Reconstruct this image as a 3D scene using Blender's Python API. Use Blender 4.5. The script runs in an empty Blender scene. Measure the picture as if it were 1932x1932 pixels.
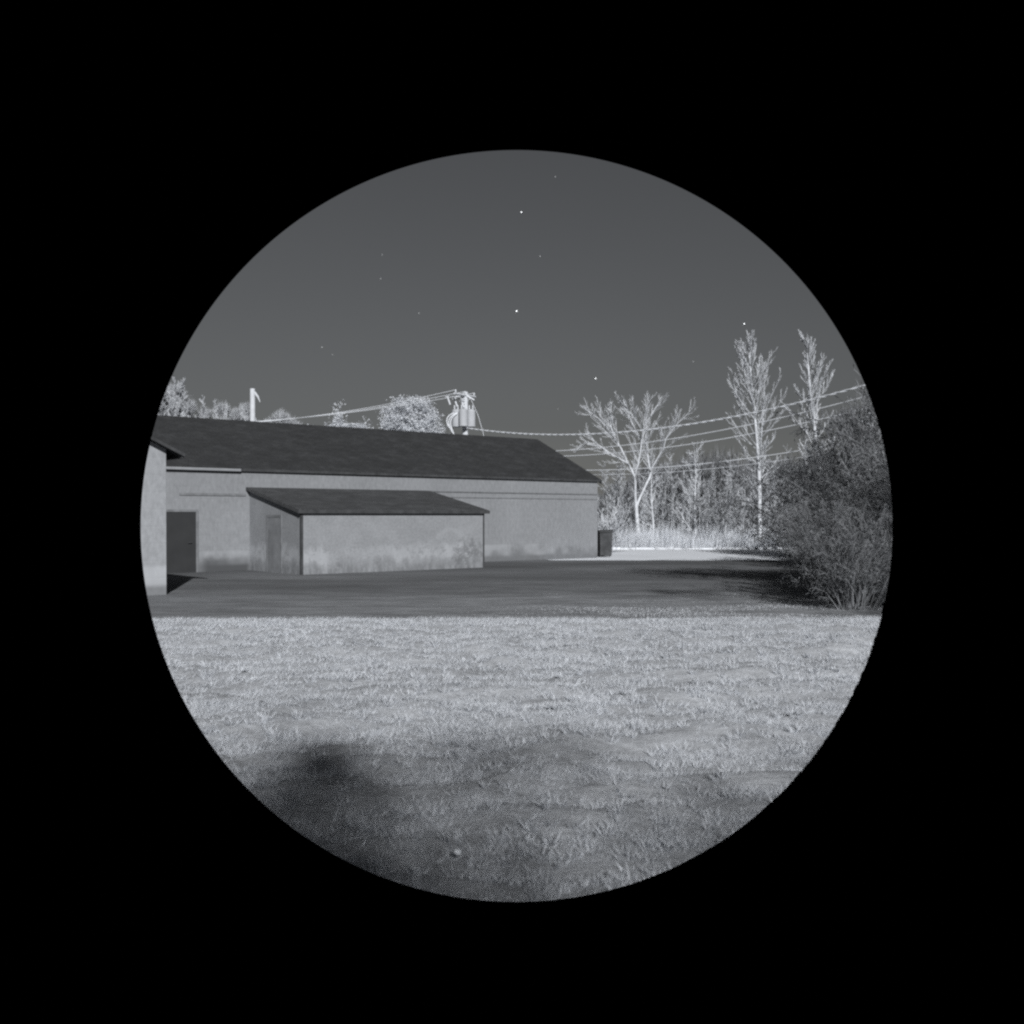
import bpy, math, random
import numpy as np
from mathutils import Vector, Matrix, noise

SC = bpy.context.scene
COL = SC.collection
R = math.radians

# ------------------------------------------------------------------ camera
# The photograph looks through an optical viewer with a round image circle of about 40 degrees.
# A lens-polynomial (fisheye type) camera has such an image circle by itself; the polynomial is that of an
# ordinary straight-line lens: theta = atan(r / f).
FPIX = 1959.0 / 1932.0                  # focal length in frame widths
SENSOR = 36.0
F = SENSOR * FPIX
cam_d = bpy.data.cameras.new("camera")
cam = bpy.data.objects.new("camera", cam_d)
COL.objects.link(cam)
SC.camera = cam
cam_d.sensor_width = SENSOR
cam_d.sensor_height = SENSOR
cam_d.sensor_fit = 'HORIZONTAL'
cam_d.lens = F
cam_d.type = 'PANO'
cam_d.clip_start = 0.05
cam_d.clip_end = 6000
cc = cam_d
cc.panorama_type = 'FISHEYE_LENS_POLYNOMIAL'
cc.fisheye_fov = R(39.8)
cc.fisheye_polynomial_k0 = 0.0
cc.fisheye_polynomial_k1 = -1.0 / F
cc.fisheye_polynomial_k2 = 0.0
cc.fisheye_polynomial_k3 = 1.0 / (3 * F ** 3) * 0.93
cc.fisheye_polynomial_k4 = 0.0
cam_d.shift_x = -0.0045
cam_d.shift_y = 0.0137
cam.location = (0, 0, 1.85)
cam.rotation_euler = (R(90 - 0.56), 0, 0)
cam_d.dof.use_dof = True
cam_d.dof.focus_distance = 34
cam_d.dof.aperture_fstop = 2.6

SC.render.engine = 'CYCLES'
SC.render.image_settings.color_mode = 'RGB'
SC.view_settings.view_transform = 'Standard'
SC.view_settings.look = 'None'
SC.view_settings.gamma = 1
SC.view_settings.exposure = 0.06
SC.cycles.use_denoising = False          # an image intensifier picture is grainy
SC.cycles.filter_width = 2.4
SC.cycles.max_bounces = 5
SC.cycles.diffuse_bounces = 2

# ------------------------------------------------------------------ sky and moon-like sun
SUN_EL, SUN_AZ = 27.0, 168.0            # azimuth clockwise from +Y
world = bpy.data.worlds.new("World")
SC.world = world
world.use_nodes = True
wn, wl = world.node_tree.nodes, world.node_tree.links
bg = wn['Background']
sky = wn.new('ShaderNodeTexSky')
sky.sky_type = 'NISHITA'
sky.sun_disc = False
sky.sun_elevation = R(SUN_EL)
sky.sun_rotation = R(SUN_AZ)
sky.dust_density = 0.4
bw = wn.new('ShaderNodeHueSaturation')
bw.inputs['Saturation'].default_value = 0.17
wl.new(sky.outputs[0], bw.inputs['Color'])
wl.new(bw.outputs[0], bg.inputs['Color'])
bg.inputs['Strength'].default_value = 0.0145

sun_d = bpy.data.lights.new("sun", 'SUN')
sun_d.energy = 5.0
sun_d.angle = R(0.7)
sun_d.color = (1.0, 0.995, 0.985)
sun = bpy.data.objects.new("sun", sun_d)
COL.objects.link(sun)
to_sun = Vector((math.sin(R(SUN_AZ)) * math.cos(R(SUN_EL)), math.cos(R(SUN_AZ)) * math.cos(R(SUN_EL)), math.sin(R(SUN_EL))))
sun.rotation_euler = to_sun.to_track_quat('Z', 'Y').to_euler()
sun.location = to_sun * 50

# ------------------------------------------------------------------ helpers
def tag(o, label=None, cat=None, group=None, kind=None):
    if label: o['label'] = label
    if cat: o['category'] = cat
    if group: o['group'] = group
    if kind: o['kind'] = kind
    return o

def empty(name, loc, rz=0.0):
    o = bpy.data.objects.new(name, None)
    COL.objects.link(o)
    o.location = loc
    o.rotation_euler = (0, 0, rz)
    o.empty_display_size = 0.3
    return o

def copy_tree(o, parent=None):
    c = o.copy()
    COL.objects.link(c)
    c.parent = parent
    for ch in list(o.children):
        copy_tree(ch, c)
    return c

class MB:
    """collects simple shapes and links them as one mesh object"""
    def __init__(s):
        s.v, s.f, s.n = [], [], 0
    def add(s, verts, faces):
        n = s.n
        s.v.extend(verts)
        s.f.extend([tuple(i + n for i in f) for f in faces])
        s.n += len(verts)
    def box(s, x0, x1, y0, y1, z0, z1):
        vs = [(x, y, z) for z in (z0, z1) for x, y in ((x0, y0), (x1, y0), (x1, y1), (x0, y1))]
        s.add(vs, [(3, 2, 1, 0), (4, 5, 6, 7), (0, 1, 5, 4), (1, 2, 6, 5), (2, 3, 7, 6), (3, 0, 4, 7)])
    def prism(s, prof, axis, a, b):
        """prof = list of (p, q) in the plane across the axis"""
        def P(p, q, t):
            return (t, p, q) if axis == 'x' else (p, t, q) if axis == 'y' else (p, q, t)
        n = len(prof)
        vs = [P(p, q, a) for p, q in prof] + [P(p, q, b) for p, q in prof]
        fs = [tuple(range(n))[::-1], tuple(range(n, 2 * n))]
        fs += [(i, (i + 1) % n, (i + 1) % n + n, i + n) for i in range(n)]
        s.add(vs, fs)
    def tube(s, pts, rad, sides=5, cap=True):
        pts = [Vector(p) for p in pts]
        if isinstance(rad, (int, float)): rad = [rad] * len(pts)
        vs, fs = [], []
        d0 = (pts[1] - pts[0]).normalized()
        a = d0.cross(Vector((0, 0, 1)))
        if a.length < 0.1: a = d0.cross(Vector((1, 0, 0)))
        a.normalize()
        k = len(pts)
        cs = [(math.cos(2 * math.pi * j / sides), math.sin(2 * math.pi * j / sides)) for j in range(sides)]
        for i in range(k):
            d = (pts[min(i + 1, k - 1)] - pts[max(i - 1, 0)])
            if d.length < 1e-9: d = d0
            d = d.normalized()
            a = a - d * a.dot(d)
            if a.length < 1e-6: a = d.orthogonal()
            a.normalize()
            b = d.cross(a)
            r = rad[i]
            p = pts[i]
            for c, sn in cs:
                q = a * (c * r) + b * (sn * r)
                vs.append((p.x + q.x, p.y + q.y, p.z + q.z))
        for i in range(k - 1):
            for j in range(sides):
                j2 = (j + 1) % sides
                fs.append((i * sides + j, i * sides + j2, (i + 1) * sides + j2, (i + 1) * sides + j))
        if cap:
            fs.append(tuple(range(sides))[::-1])
            fs.append(tuple(range((k - 1) * sides, k * sides)))
        s.add(vs, fs)
    def lathe(s, prof, c=(0, 0, 0), sides=16):
        vs = [(c[0] + r * math.cos(2 * math.pi * j / sides), c[1] + r * math.sin(2 * math.pi * j / sides), c[2] + z) for r, z in prof for j in range(sides)]
        fs = []
        for i in range(len(prof) - 1):
            for j in range(sides):
                j2 = (j + 1) % sides
                fs.append((i * sides + j, i * sides + j2, (i + 1) * sides + j2, (i + 1) * sides + j))
        fs.append(tuple(range(sides))[::-1])
        fs.append(tuple(range((len(prof) - 1) * sides, len(prof) * sides)))
        s.add(vs, fs)
    def build(s, name, mat, parent=None, bevel=0.0, smooth=False):
        me = bpy.data.meshes.new(name)
        me.from_pydata(s.v, [], s.f)
        me.materials.append(mat)
        if smooth:
            me.polygons.foreach_set('use_smooth', [True] * len(me.polygons))
        me.update()
        o = bpy.data.objects.new(name, me)
        COL.objects.link(o)
        o.parent = parent
        if bevel:
            m = o.modifiers.new('bevel', 'BEVEL')
            m.width = bevel
            m.segments = 2
            m.limit_method = 'ANGLE'
        return o

def np_mesh(name, verts, nside, mat, parent=None):
    """verts (N*nside, 3): N separate faces of nside corners each"""
    verts = np.asarray(verts, dtype=np.float32).reshape(-1, 3)
    n = len(verts)
    me = bpy.data.meshes.new(name)
    me.vertices.add(n)
    me.vertices.foreach_set('co', verts.ravel())
    me.loops.add(n)
    me.loops.foreach_set('vertex_index', np.arange(n, dtype=np.int32))
    me.polygons.add(n // nside)
    me.polygons.foreach_set('loop_start', np.arange(0, n, nside, dtype=np.int32))
    me.polygons.foreach_set('loop_total', np.full(n // nside, nside, dtype=np.int32))
    me.materials.append(mat)
    me.update(calc_edges=True)
    o = bpy.data.objects.new(name, me)
    COL.objects.link(o)
    o.parent = parent
    return o

# ------------------------------------------------------------------ materials
TINT = (0.945, 0.985, 1.05)            # white-phosphor tint of every grey
GAIN = [1.0]                            # overall albedo level of the material being made
def grey(v):
    v *= GAIN[0]
    return (v * TINT[0], v * TINT[1], v * TINT[2], 1)

class NT:
    def __init__(s, name, rough=0.9):
        s.m = bpy.data.materials.new(name)
        s.m.use_nodes = True
        s.n, s.l = s.m.node_tree.nodes, s.m.node_tree.links
        s.b = s.n['Principled BSDF']
        s.b.inputs['Roughness'].default_value = rough
        s.b.inputs['Specular IOR Level'].default_value = 0.2
        s.tc = s.n.new('ShaderNodeTexCoord')
    def mapping(s, scale=(1, 1, 1), src='Object', loc=(0, 0, 0)):
        m = s.n.new('ShaderNodeMapping')
        m.inputs['Scale'].default_value = scale
        m.inputs['Location'].default_value = loc
        s.l.new(s.tc.outputs[src], m.inputs['Vector'])
        return m.outputs[0]
    def noise(s, scale, detail=4, vec=None, rough=0.55, dist=0.0):
        t = s.n.new('ShaderNodeTexNoise')
        t.inputs['Scale'].default_value = scale
        t.inputs['Detail'].default_value = detail
        t.inputs['Roughness'].default_value = rough
        t.inputs['Distortion'].default_value = dist
        s.l.new(vec if vec else s.tc.outputs['Object'], t.inputs['Vector'])
        return t.outputs[0]
    def ramp(s, fac, stops):
        r = s.n.new('ShaderNodeValToRGB')
        e = r.color_ramp.elements
        e[0].position, e[0].color = stops[0][0], grey(stops[0][1])
        e[1].position, e[1].color = stops[-1][0], grey(stops[-1][1])
        for p, v in stops[1:-1]:
            x = e.new(p)
            x.color = grey(v)
        s.l.new(fac, r.inputs[0])
        return r.outputs[0]
    def fac(s, fac, a, b, lo=0.0, hi=1.0):
        m = s.n.new('ShaderNodeMapRange')
        m.interpolation_type = 'SMOOTHSTEP'
        m.inputs['From Min'].default_value = a
        m.inputs['From Max'].default_value = b
        m.inputs['To Min'].default_value = lo
        m.inputs['To Max'].default_value = hi
        s.l.new(fac, m.inputs['Value'])
        return m.outputs[0]
    def math(s, op, a, b=None):
        m = s.n.new('ShaderNodeMath')
        m.operation = op
        for i, x in enumerate((a, b)):
            if x is None: continue
            if isinstance(x, (int, float)): m.inputs[i].default_value = x
            else: s.l.new(x, m.inputs[i])
        return m.outputs[0]
    def mix(s, fac, a, b, mode='MIX'):
        m = s.n.new('ShaderNodeMix')
        m.data_type = 'RGBA'
        m.blend_type = mode
        for idx, x in ((0, fac), (6, a), (7, b)):
            if isinstance(x, (int, float)): m.inputs[idx].default_value = x
            elif isinstance(x, tuple): m.inputs[idx].default_value = x
            else: s.l.new(x, m.inputs[idx])
        return m.outputs[2]
    def sep(s, src='Object'):
        x = s.n.new('ShaderNodeSeparateXYZ')
        s.l.new(s.tc.outputs[src], x.inputs[0])
        return x.outputs
    def bump(s, h, strength=0.5, dist=0.02):
        b = s.n.new('ShaderNodeBump')
        b.inputs['Strength'].default_value = strength
        b.inputs['Distance'].default_value = dist
        s.l.new(h, b.inputs['Height'])
        s.l.new(b.outputs[0], s.b.inputs['Normal'])
    def out(s, color):
        if isinstance(color, tuple): s.b.inputs['Base Color'].default_value = color
        else: s.l.new(color, s.b.inputs['Base Color'])
        return s.m

def simple(name, v, var=0.25, scale=4.0, rough=0.85):
    t = NT(name, rough)
    return t.out(t.ramp(t.noise(scale), [(0.3, v * (1 - var)), (0.7, v * (1 + var))]))

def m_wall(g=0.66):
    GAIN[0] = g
    t = NT('painted_block_wall')
    big = t.noise(0.55, 5, t.mapping((1, 1, 0.6)))
    c = t.ramp(big, [(0.25, 0.25), (0.5, 0.30), (0.75, 0.35)])
    fine = t.noise(9, 6, t.mapping((1, 1, 0.5)), 0.7)
    c = t.mix(0.45, c, t.ramp(fine, [(0.3, 0.19), (0.7, 0.42)]))
    z = t.sep()[2]
    # streaky grime creeping up from the foot of the wall
    foot = t.math('ADD', z, t.math('MULTIPLY', t.noise(1.6, 5), -1.1))
    c = t.mix(t.fac(foot, -0.45, 0.15, 0.55, 0.0), c, grey(0.11))
    lx = t.sep()[0]
    spot = t.math('MULTIPLY', t.fac(lx, -18.4, -18.0), t.fac(lx, -16.7, -16.5, 1.0, 0.0))
    sz = t.math('ADD', z, t.math('MULTIPLY', t.math('SUBTRACT', t.noise(1.8, 5), 0.5), 0.7))
    c = t.mix(t.math('MULTIPLY', spot, t.fac(sz, 0.25, 0.6, 0.9, 0.0)), c, grey(0.09))
    # paler repaired band in the lowest metre
    band = t.math('MULTIPLY', t.fac(z, 0.15, 0.3), t.fac(z, 0.62, 0.74, 1.0, 0.0))
    band = t.math('MULTIPLY', band, t.fac(t.noise(0.35, 3), 0.42, 0.56))
    c = t.mix(t.math('MULTIPLY', band, 0.6), c, grey(0.46))
    # faint block courses
    w = t.n.new('ShaderNodeTexWave')
    w.bands_direction = 'Z'
    w.inputs['Scale'].default_value = 0.785
    t.l.new(t.tc.outputs['Object'], w.inputs['Vector'])
    t.bump(t.math('ADD', t.math('MULTIPLY', t.fac(w.outputs[1], 0.0, 0.06), 0.35), fine), 0.35, 0.012)
    return t.out(c)

def m_stained():
    GAIN[0] = 0.66
    t = NT('stained_whitewash_wall')
    base = t.noise(1.1, 6, t.mapping((1, 1, 1)), 0.6)
    c = t.ramp(base, [(0.3, 0.27), (0.55, 0.34), (0.75, 0.40)])
    fine = t.noise(14, 5, None, 0.7)
    c = t.mix(0.35, c, t.ramp(fine, [(0.32, 0.20), (0.68, 0.48)]))
    z = t.sep()[2]
    wob = t.noise(2.2, 6, t.mapping((1, 1, 0.5)), 0.65)
    zz = t.math('ADD', z, t.math('MULTIPLY', t.math('SUBTRACT', wob, 0.5), 1.1))
    # pale lime band
    band = t.math('MULTIPLY', t.fac(zz, 0.30, 0.52), t.fac(zz, 0.72, 0.98, 1.0, 0.0))
    band = t.math('MULTIPLY', band, t.fac(t.noise(3.5, 6, None, 0.7), 0.34, 0.52))
    big = t.fac(t.noise(0.5, 3, t.mapping((1, 1, 0.3), 'Object', (3, 0, 0))), 0.35, 0.6, 0.25, 1.0)
    c = t.mix(t.math('MULTIPLY', t.math('MULTIPLY', band, big), 0.62), c, grey(0.56))
    # grime at the foot, torn upward edge
    low = t.math('MULTIPLY', t.fac(zz, 0.05, 0.42, 1.0, 0.0), t.fac(t.noise(6.0, 6, t.mapping((1, 1, 0.35)), 0.7), 0.35, 0.6))
    c = t.mix(t.math('MULTIPLY', low, 0.6), c, grey(0.15))
    # flaked spots
    fl = t.noise(5.0, 8, None, 0.8)
    c = t.mix(t.math('MULTIPLY', t.fac(fl, 0.60, 0.66), 0.45), c, grey(0.17))
    c = t.mix(t.math('MULTIPLY', t.fac(fl, 0.30, 0.36, 1.0, 0.0), 0.4), c, grey(0.60))
    # a patch of bare plaster flaking at one end and an arched scrape above it
    s3 = t.sep()
    dx = t.math('DIVIDE', t.math('SUBTRACT', s3[0], -9.9), 0.75)
    dz = t.math('DIVIDE', t.math('SUBTRACT', z, 0.55), 0.55)
    rr = t.math('ADD', t.math('MULTIPLY', dx, dx), t.math('MULTIPLY', dz, dz))
    rr = t.math('ADD', rr, t.math('MULTIPLY', t.math('SUBTRACT', t.noise(1.7, 7, None, 0.75), 0.5), 7.0))
    c = t.mix(t.math('MULTIPLY', t.fac(rr, 0.2, 1.6, 0.75, 0.0), t.fac(t.noise(6, 7, None, 0.8), 0.44, 0.56)), c, grey(0.17))
    dx = t.math('DIVIDE', t.math('SUBTRACT', s3[0], -10.75), 0.55)
    dz = t.math('DIVIDE', t.math('SUBTRACT', z, 0.98), 0.38)
    ra = t.math('ADD', t.math('MULTIPLY', dx, dx), t.math('MULTIPLY', dz, dz))
    ra = t.math('ADD', ra, t.math('MULTIPLY', t.math('SUBTRACT', t.noise(2.6, 6, None, 0.7), 0.5), 2.2))
    arch = t.math('MULTIPLY', t.math('MULTIPLY', t.fac(ra, 0.45, 0.8), t.fac(ra, 1.1, 1.5, 1.0, 0.0)), t.fac(z, 0.98, 1.08))
    c = t.mix(t.math('MULTIPLY', arch, 0.13), c, grey(0.60))
    t.bump(fine, 0.4, 0.01)
    return t.out(c)

def m_roof(g=0.8):
    GAIN[0] = g
    t = NT('worn_dark_shingles', 0.95)
    a = t.noise(1.7, 8, t.mapping((0.8, 1.3, 1)), 0.78)
    c = t.ramp(a, [(0.38, 0.026), (0.52, 0.044), (0.66, 0.085)])
    g = t.noise(22, 4, None, 0.8)
    c = t.mix(0.5, c, t.ramp(g, [(0.35, 0.02), (0.7, 0.078)]))
    sp = t.noise(5, 7, None, 0.85)
    c = t.mix(t.math('MULTIPLY', t.fac(sp, 0.62, 0.70), 0.55), c, grey(0.12))
    br = t.n.new('ShaderNodeTexBrick')
    br.inputs['Scale'].default_value = 1.0
    br.inputs['Brick Width'].default_value = 0.33
    br.inputs['Row Height'].default_value = 0.14
    br.inputs['Mortar Size'].default_value = 0.008
    br.inputs['Color1'].default_value = (1, 1, 1, 1)
    br.inputs['Color2'].default_value = (0.6, 0.6, 0.6, 1)
    br.inputs['Mortar'].default_value = (0, 0, 0, 1)
    t.l.new(t.tc.outputs['Object'], br.inputs['Vector'])
    c = t.mix(0.35, c, br.outputs[0], 'MULTIPLY')
    t.bump(t.math('ADD', br.outputs[0], g), 0.5, 0.012)
    return t.out(c)

def m_lot():
    GAIN[0] = 1.0
    t = NT('worn_lot_shade_tone', 0.95)
    s1 = t.noise(0.22, 6, t.mapping((0.35, 1, 1)), 0.6, 0.4)
    c = t.ramp(s1, [(0.35, 0.060), (0.52, 0.095), (0.68, 0.175)])  # dark base tones carry the shade lying over the lot
    # thin grass and dust creeping over the near edge
    y = t.sep()[1]
    e = t.math('ADD', y, t.math('MULTIPLY', t.math('SUBTRACT', t.noise(0.25, 6, t.mapping((0.3, 1, 1)), 0.65), 0.5), 22.0))
    xx = t.sep()[0]
    edge = t.math('MULTIPLY', t.fac(e, 18.5, 35.0, 1.0, 0.0), t.fac(xx, -9.0, 0.5, 0.6, 1.0))
    grit = t.noise(1.4, 7, t.mapping((0.45, 1.3, 1)), 0.75)
    c = t.mix(t.math('MULTIPLY', edge, 0.85), c, t.ramp(grit, [(0.34, 0.13), (0.66, 0.42)]))
    f = t.noise(30, 4, None, 0.8)
    c = t.mix(0.3, c, t.ramp(f, [(0.3, 0.03), (0.75, 0.17)]))
    t.bump(t.math('ADD', t.math('MULTIPLY', t.noise(2.5, 6), 2.0), f), 0.6, 0.02)
    return t.out(c)

def m_ground():
    t = NT('rough_field_ground', 0.95)
    c = t.ramp(t.noise(0.8, 7, None, 0.7), [(0.3, 0.16), (0.7, 0.34)])
    t.bump(t.noise(7, 6), 0.6, 0.05)
    return t.out(c)

def m_lawn():
    t = NT('matted_lawn_soil', 0.95)
    a = t.noise(0.6, 6, t.mapping((0.5, 1.2, 1)), 0.65)
    c = t.ramp(a, [(0.3, 0.24), (0.7, 0.42)])
    c = t.mix(0.5, c, t.ramp(t.noise(9, 6, t.mapping((0.6, 1.4, 1)), 0.75), [(0.3, 0.14), (0.7, 0.58)]))
    t.bump(t.noise(16, 6, None, 0.7), 0.7, 0.03)
    return t.out(c)

def m_lit_strip():
    t = NT('lit_grass_tone', 0.95)
    c = t.ramp(t.noise(1.2, 7, t.mapping((0.4, 1.6, 1)), 0.7), [(0.3, 0.52), (0.7, 0.78)])  # bright tone stands in for light on the grass past the shade
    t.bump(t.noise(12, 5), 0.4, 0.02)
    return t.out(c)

def m_grass(name, lo, hi, sc=0.7):
    t = NT(name, 0.8)
    c = t.ramp(t.noise(sc, 5, t.mapping((0.5, 1.1, 1)), 0.7), [(0.3, lo), (0.7, hi)])
    v = t.ramp(t.noise(23.0, 2), [(0.35, lo * 0.75), (0.65, hi * 1.15)])
    c = t.mix(0.45, c, v)
    t.out(c)
    # blades let some light through
    tr = t.n.new('ShaderNodeBsdfTranslucent')
    t.l.new(c, tr.inputs[0])
    ms = t.n.new('ShaderNodeMixShader')
    ms.inputs[0].default_value = 0.35
    t.l.new(t.b.outputs[0], ms.inputs[1])
    t.l.new(tr.outputs[0], ms.inputs[2])
    t.l.new(ms.outputs[0], t.n['Material Output'].inputs[0])
    return t.m

def m_glow(name, e):
    m = bpy.data.materials.new(name)
    m.use_nodes = True
    b = m.node_tree.nodes['Principled BSDF']
    b.inputs['Base Color'].default_value = (0.02, 0.02, 0.02, 1)
    b.inputs['Emission Color'].default_value = (0.95, 0.98, 1, 1)
    b.inputs['Emission Strength'].default_value = e
    return m

GAIN[0] = 1.0
M = dict(
    wall=m_wall(), wingwall=m_wall(0.84), stained=m_stained(), roof=m_roof(), shedroof=m_roof(1.35), lot=m_lot(), ground=m_ground(), lawn=m_lawn(), lit_strip=m_lit_strip(),
    fascia=simple('dark_fascia_board', 0.045, 0.3), gutter=simple('pale_fascia', 0.22, 0.12),
    trim=simple('recessed_wall_band', 0.15, 0.2), door=simple('dark_door_paint', 0.030, 0.1, 2),
    doorgrey=simple('weathered_grey_door', 0.16, 0.2, 2.5), metal=simple('dull_dark_metal', 0.05, 0.4, 3),
    pole=simple('bleached_pole_wood', 0.50, 0.12, 3), can=simple('pale_transformer_paint', 0.36, 0.1, 2),
    porcelain=simple('white_porcelain', 0.55, 0.08), wire=simple('aluminium_wire', 0.8, 0.08, 0.7, 0.5),
    twist=simple('twisted_cable_sheath', 0.75, 0.2, 3, 0.5),
    kerb=simple('pale_kerb', 0.55, 0.2, 1.5),
    bark=simple('pale_bark', 0.50, 0.25, 3), twig=simple('pale_twigs', 0.42, 0.25, 2),
    barkmid=simple('grey_bark', 0.36, 0.3, 3), twigmid=simple('grey_twigs', 0.34, 0.3, 2),
    barkdark=simple('dull_brush_stems', 0.155, 0.4, 2), twigdark=simple('dull_brush_leaves', 0.135, 0.4, 1.5),
    needles=m_grass('pale_evergreen_needles', 0.50, 0.72), needlesdark=simple('dull_evergreen_needles', 0.12, 0.4, 0.9),
    hedge=simple('far_wood_brush', 0.14, 0.5, 0.8), brush=simple('fine_dull_twigs', 0.16, 0.35, 0.8),
    grass=m_grass('matted_grass_blades', 0.45, 0.70), reed=m_grass('tall_dry_grass', 0.55, 0.80, 0.4),
    star=m_glow('starlight', 3.0), faint=m_glow('faint_starlight', 0.9),
    stone=simple('pale_stone', 0.7, 0.1, 8),
)

# ------------------------------------------------------------------ ground
def sheet(name, poly, z, mat):
    b = MB()
    b.add([(x, y, z) for x, y in poly], [tuple(range(len(poly)))])
    return tag(b.build(name, mat), kind='structure')

sheet('ground', [(-900, -900), (900, -900), (900, 2500), (-900, 2500)], -0.06, M['ground'])

random.seed(3)
def wavy(x0, x1, y, n, amp, seed):
    return [(x0 + (x1 - x0) * i / n, y + amp * noise.fractal(Vector((i * 0.35, seed, 0)), 1.0, 2.0, 4)) for i in range(n + 1)]
front = wavy(-32, 17, 18.5, 60, 0.32, 5.0)
back = wavy(20, 1.5, 43.2, 40, 0.35, 9.0)
sheet('shade_toned_lot', front + back + [(-6, 60), (-50, 60), (-50, 18.5)], 0.004, M['lot'])  # outline follows the shade edge, its darkness painted into the sheet
sheet('lit_grass_strip', [(1.5, 42.5), (24, 42.5), (24, 57.0), (-8, 57.0), (-8, 42.5)], -0.004, M['lit_strip'])  # lit grass beyond the shade, painted as a bright strip
kb = MB()
rk = random.Random(8)
x = -2.0
while x < 22:                            # rough kerb stones in one run
    l = rk.uniform(0.8, 1.2)
    kb.box(x, x + l - 0.02, 57.05 + rk.uniform(-0.03, 0.03), 57.3, -0.06, 0.10 + rk.uniform(-0.02, 0.03))
    x += l
tag(kb.build('kerb', M['kerb'], bevel=0.015), kind='structure')

def relief(x, y):
    """small lumps of the matted lawn"""
    return max(-0.035, 0.12 * noise.fractal(Vector((x * 0.9, y * 1.6, 0.3)), 0.75, 2.1, 5) * min(1, max(0, (18.2 - y) / 1.5)) + 0.01)

NXL, NYL = 230, 170
gx = np.linspace(-20, 20, NXL)
gy = np.concatenate([np.linspace(-3, 11, 110), np.linspace(11.15, 18.55, 60)])
vs, fs = [], []
for yy in gy:
    for xx in gx:
        vs.append((xx, yy, relief(xx, yy)))
for j in range(NYL - 1):
    for i in range(NXL - 1):
        a = j * NXL + i
        fs.append((a, a + 1, a + 1 + NXL, a + NXL))
lb = MB(); lb.add(vs, fs)
tag(lb.build('lawn', M['lawn'], smooth=True), kind='structure')

def blades(n, xr, yr, hmin, hmax, w, seed, zf, dens=None, lean=0.6, ybias=1.0):
    rng = np.random.default_rng(seed)
    x = rng.uniform(xr[0], xr[1], n)
    y = yr[0] + (yr[1] - yr[0]) * rng.uniform(0, 1, n) ** ybias
    keep, zs, hs = [], np.zeros(n), np.ones(n)
    r = rng.uniform(0, 1, n)
    for i in range(n):
        xx, yy = float(x[i]), float(y[i])
        d = dens(xx, yy) if dens else 1.0
        if r[i] < d:
            keep.append(i)
            zs[i] = zf(xx, yy)
            hs[i] = 0.35 + 0.95 * min(1.0, d)
    k = np.array(keep)
    x, y, zs, hs = x[k], y[k], zs[k], hs[k]
    m = len(k)
    h = rng.uniform(hmin, hmax, m) * hs
    a = rng.uniform(0, 2 * np.pi, m)
    ld = rng.normal(0.6, 1.2, m)
    ln = rng.uniform(0.1, lean * 2, m) * h
    base = np.stack([x, y, zs - 0.01], 1)
    side = np.stack([np.cos(a), np.sin(a), np.zeros(m)], 1) * (w * rng.uniform(0.6, 1.3, m))[:, None]
    tip = base + np.stack([np.cos(ld) * ln, np.sin(ld) * ln, h], 1)
    return np.stack([base - side, base + side, tip], 1).reshape(-1, 3)

def lawn_dens(x, y):
    v = noise.fractal(Vector((x * 1.2, y * 2.4, 4.0)), 0.6, 2.0, 5)
    d = 0.58 + (1.15 - 0.04 * max(0, y - 6)) * v + 0.025 * (y - 8)
    # bare hollow in the near lawn
    q = ((x - 0.55) / 0.55) ** 2 + ((y - 8.3) / 0.35) ** 2
    if q < 1: d *= 0.15
    return max(0.06, min(1.0, d))
def verge_dens(x, y):
    v = noise.fractal(Vector((x * 0.25, y * 0.7, 14.0)), 0.8, 2.0, 5)
    return max(0, min(1, 1.2 * v + 0.62 - 0.06 * (y - 18.5))) * min(1, max(0.0, (x + 3) / 6))
bl = np.concatenate([
    blades(260000, (-4.4, 4.4), (3.6, 10), 0.012, 0.050, 0.0035, 11, relief, lawn_dens, 1.1),
    blades(260000, (-8.2, 8.2), (9.5, 18.6), 0.015, 0.06, 0.0055, 12, relief, lawn_dens, 1.1),
    blades(60000, (-7, 9), (18.4, 24.5), 0.010, 0.035, 0.008, 14, lambda x, y: 0.004, verge_dens, 1.0, 1.5),
    blades(40000, (-18, 18), (-1, 18.5), 0.02, 0.06, 0.010, 13, relief, lawn_dens, 0.8),
])
# ragged tufts standing above the matted lawn
rt = np.random.default_rng(99)
tf = []
for i in range(5200):
    ty = 3.8 + 14.5 * rt.uniform() ** 1.25
    tx = rt.uniform(-0.46, 0.46) * ty * 1.05
    if noise.fractal(Vector((tx * 0.9, ty * 1.3, 31.0)), 0.8, 2.0, 4) < rt.uniform(-0.35, 0.25): continue
    n_ = int(rt.integers(14, 34)); rad = rt.uniform(0.02, 0.07)
    z0 = relief(tx, ty)
    a = rt.uniform(0, 6.28, n_); rr_ = rad * np.sqrt(rt.uniform(0, 1, n_))
    bx = np.stack([tx + np.cos(a) * rr_, ty + np.sin(a) * rr_, np.full(n_, z0 - 0.01)], 1)
    h_ = rt.uniform(0.03, 0.095, n_) * (0.6 + 6 * rad)
    b2 = rt.uniform(0, 6.28, n_)
    sd = np.stack([np.cos(b2), np.sin(b2), np.zeros(n_)], 1) * (0.003 + 0.00035 * ty)
    tip = bx + np.stack([np.cos(a) * h_ * 0.7 + rt.normal(0, 0.012, n_), np.sin(a) * h_ * 0.7 + rt.normal(0, 0.012, n_), h_], 1)
    tf.append(np.stack([bx - sd, bx + sd, tip], 1).reshape(-1, 3))
bl = np.concatenate([bl] + tf)
tag(np_mesh('lawn_grass', bl, 3, M['grass']), kind='stuff')
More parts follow.
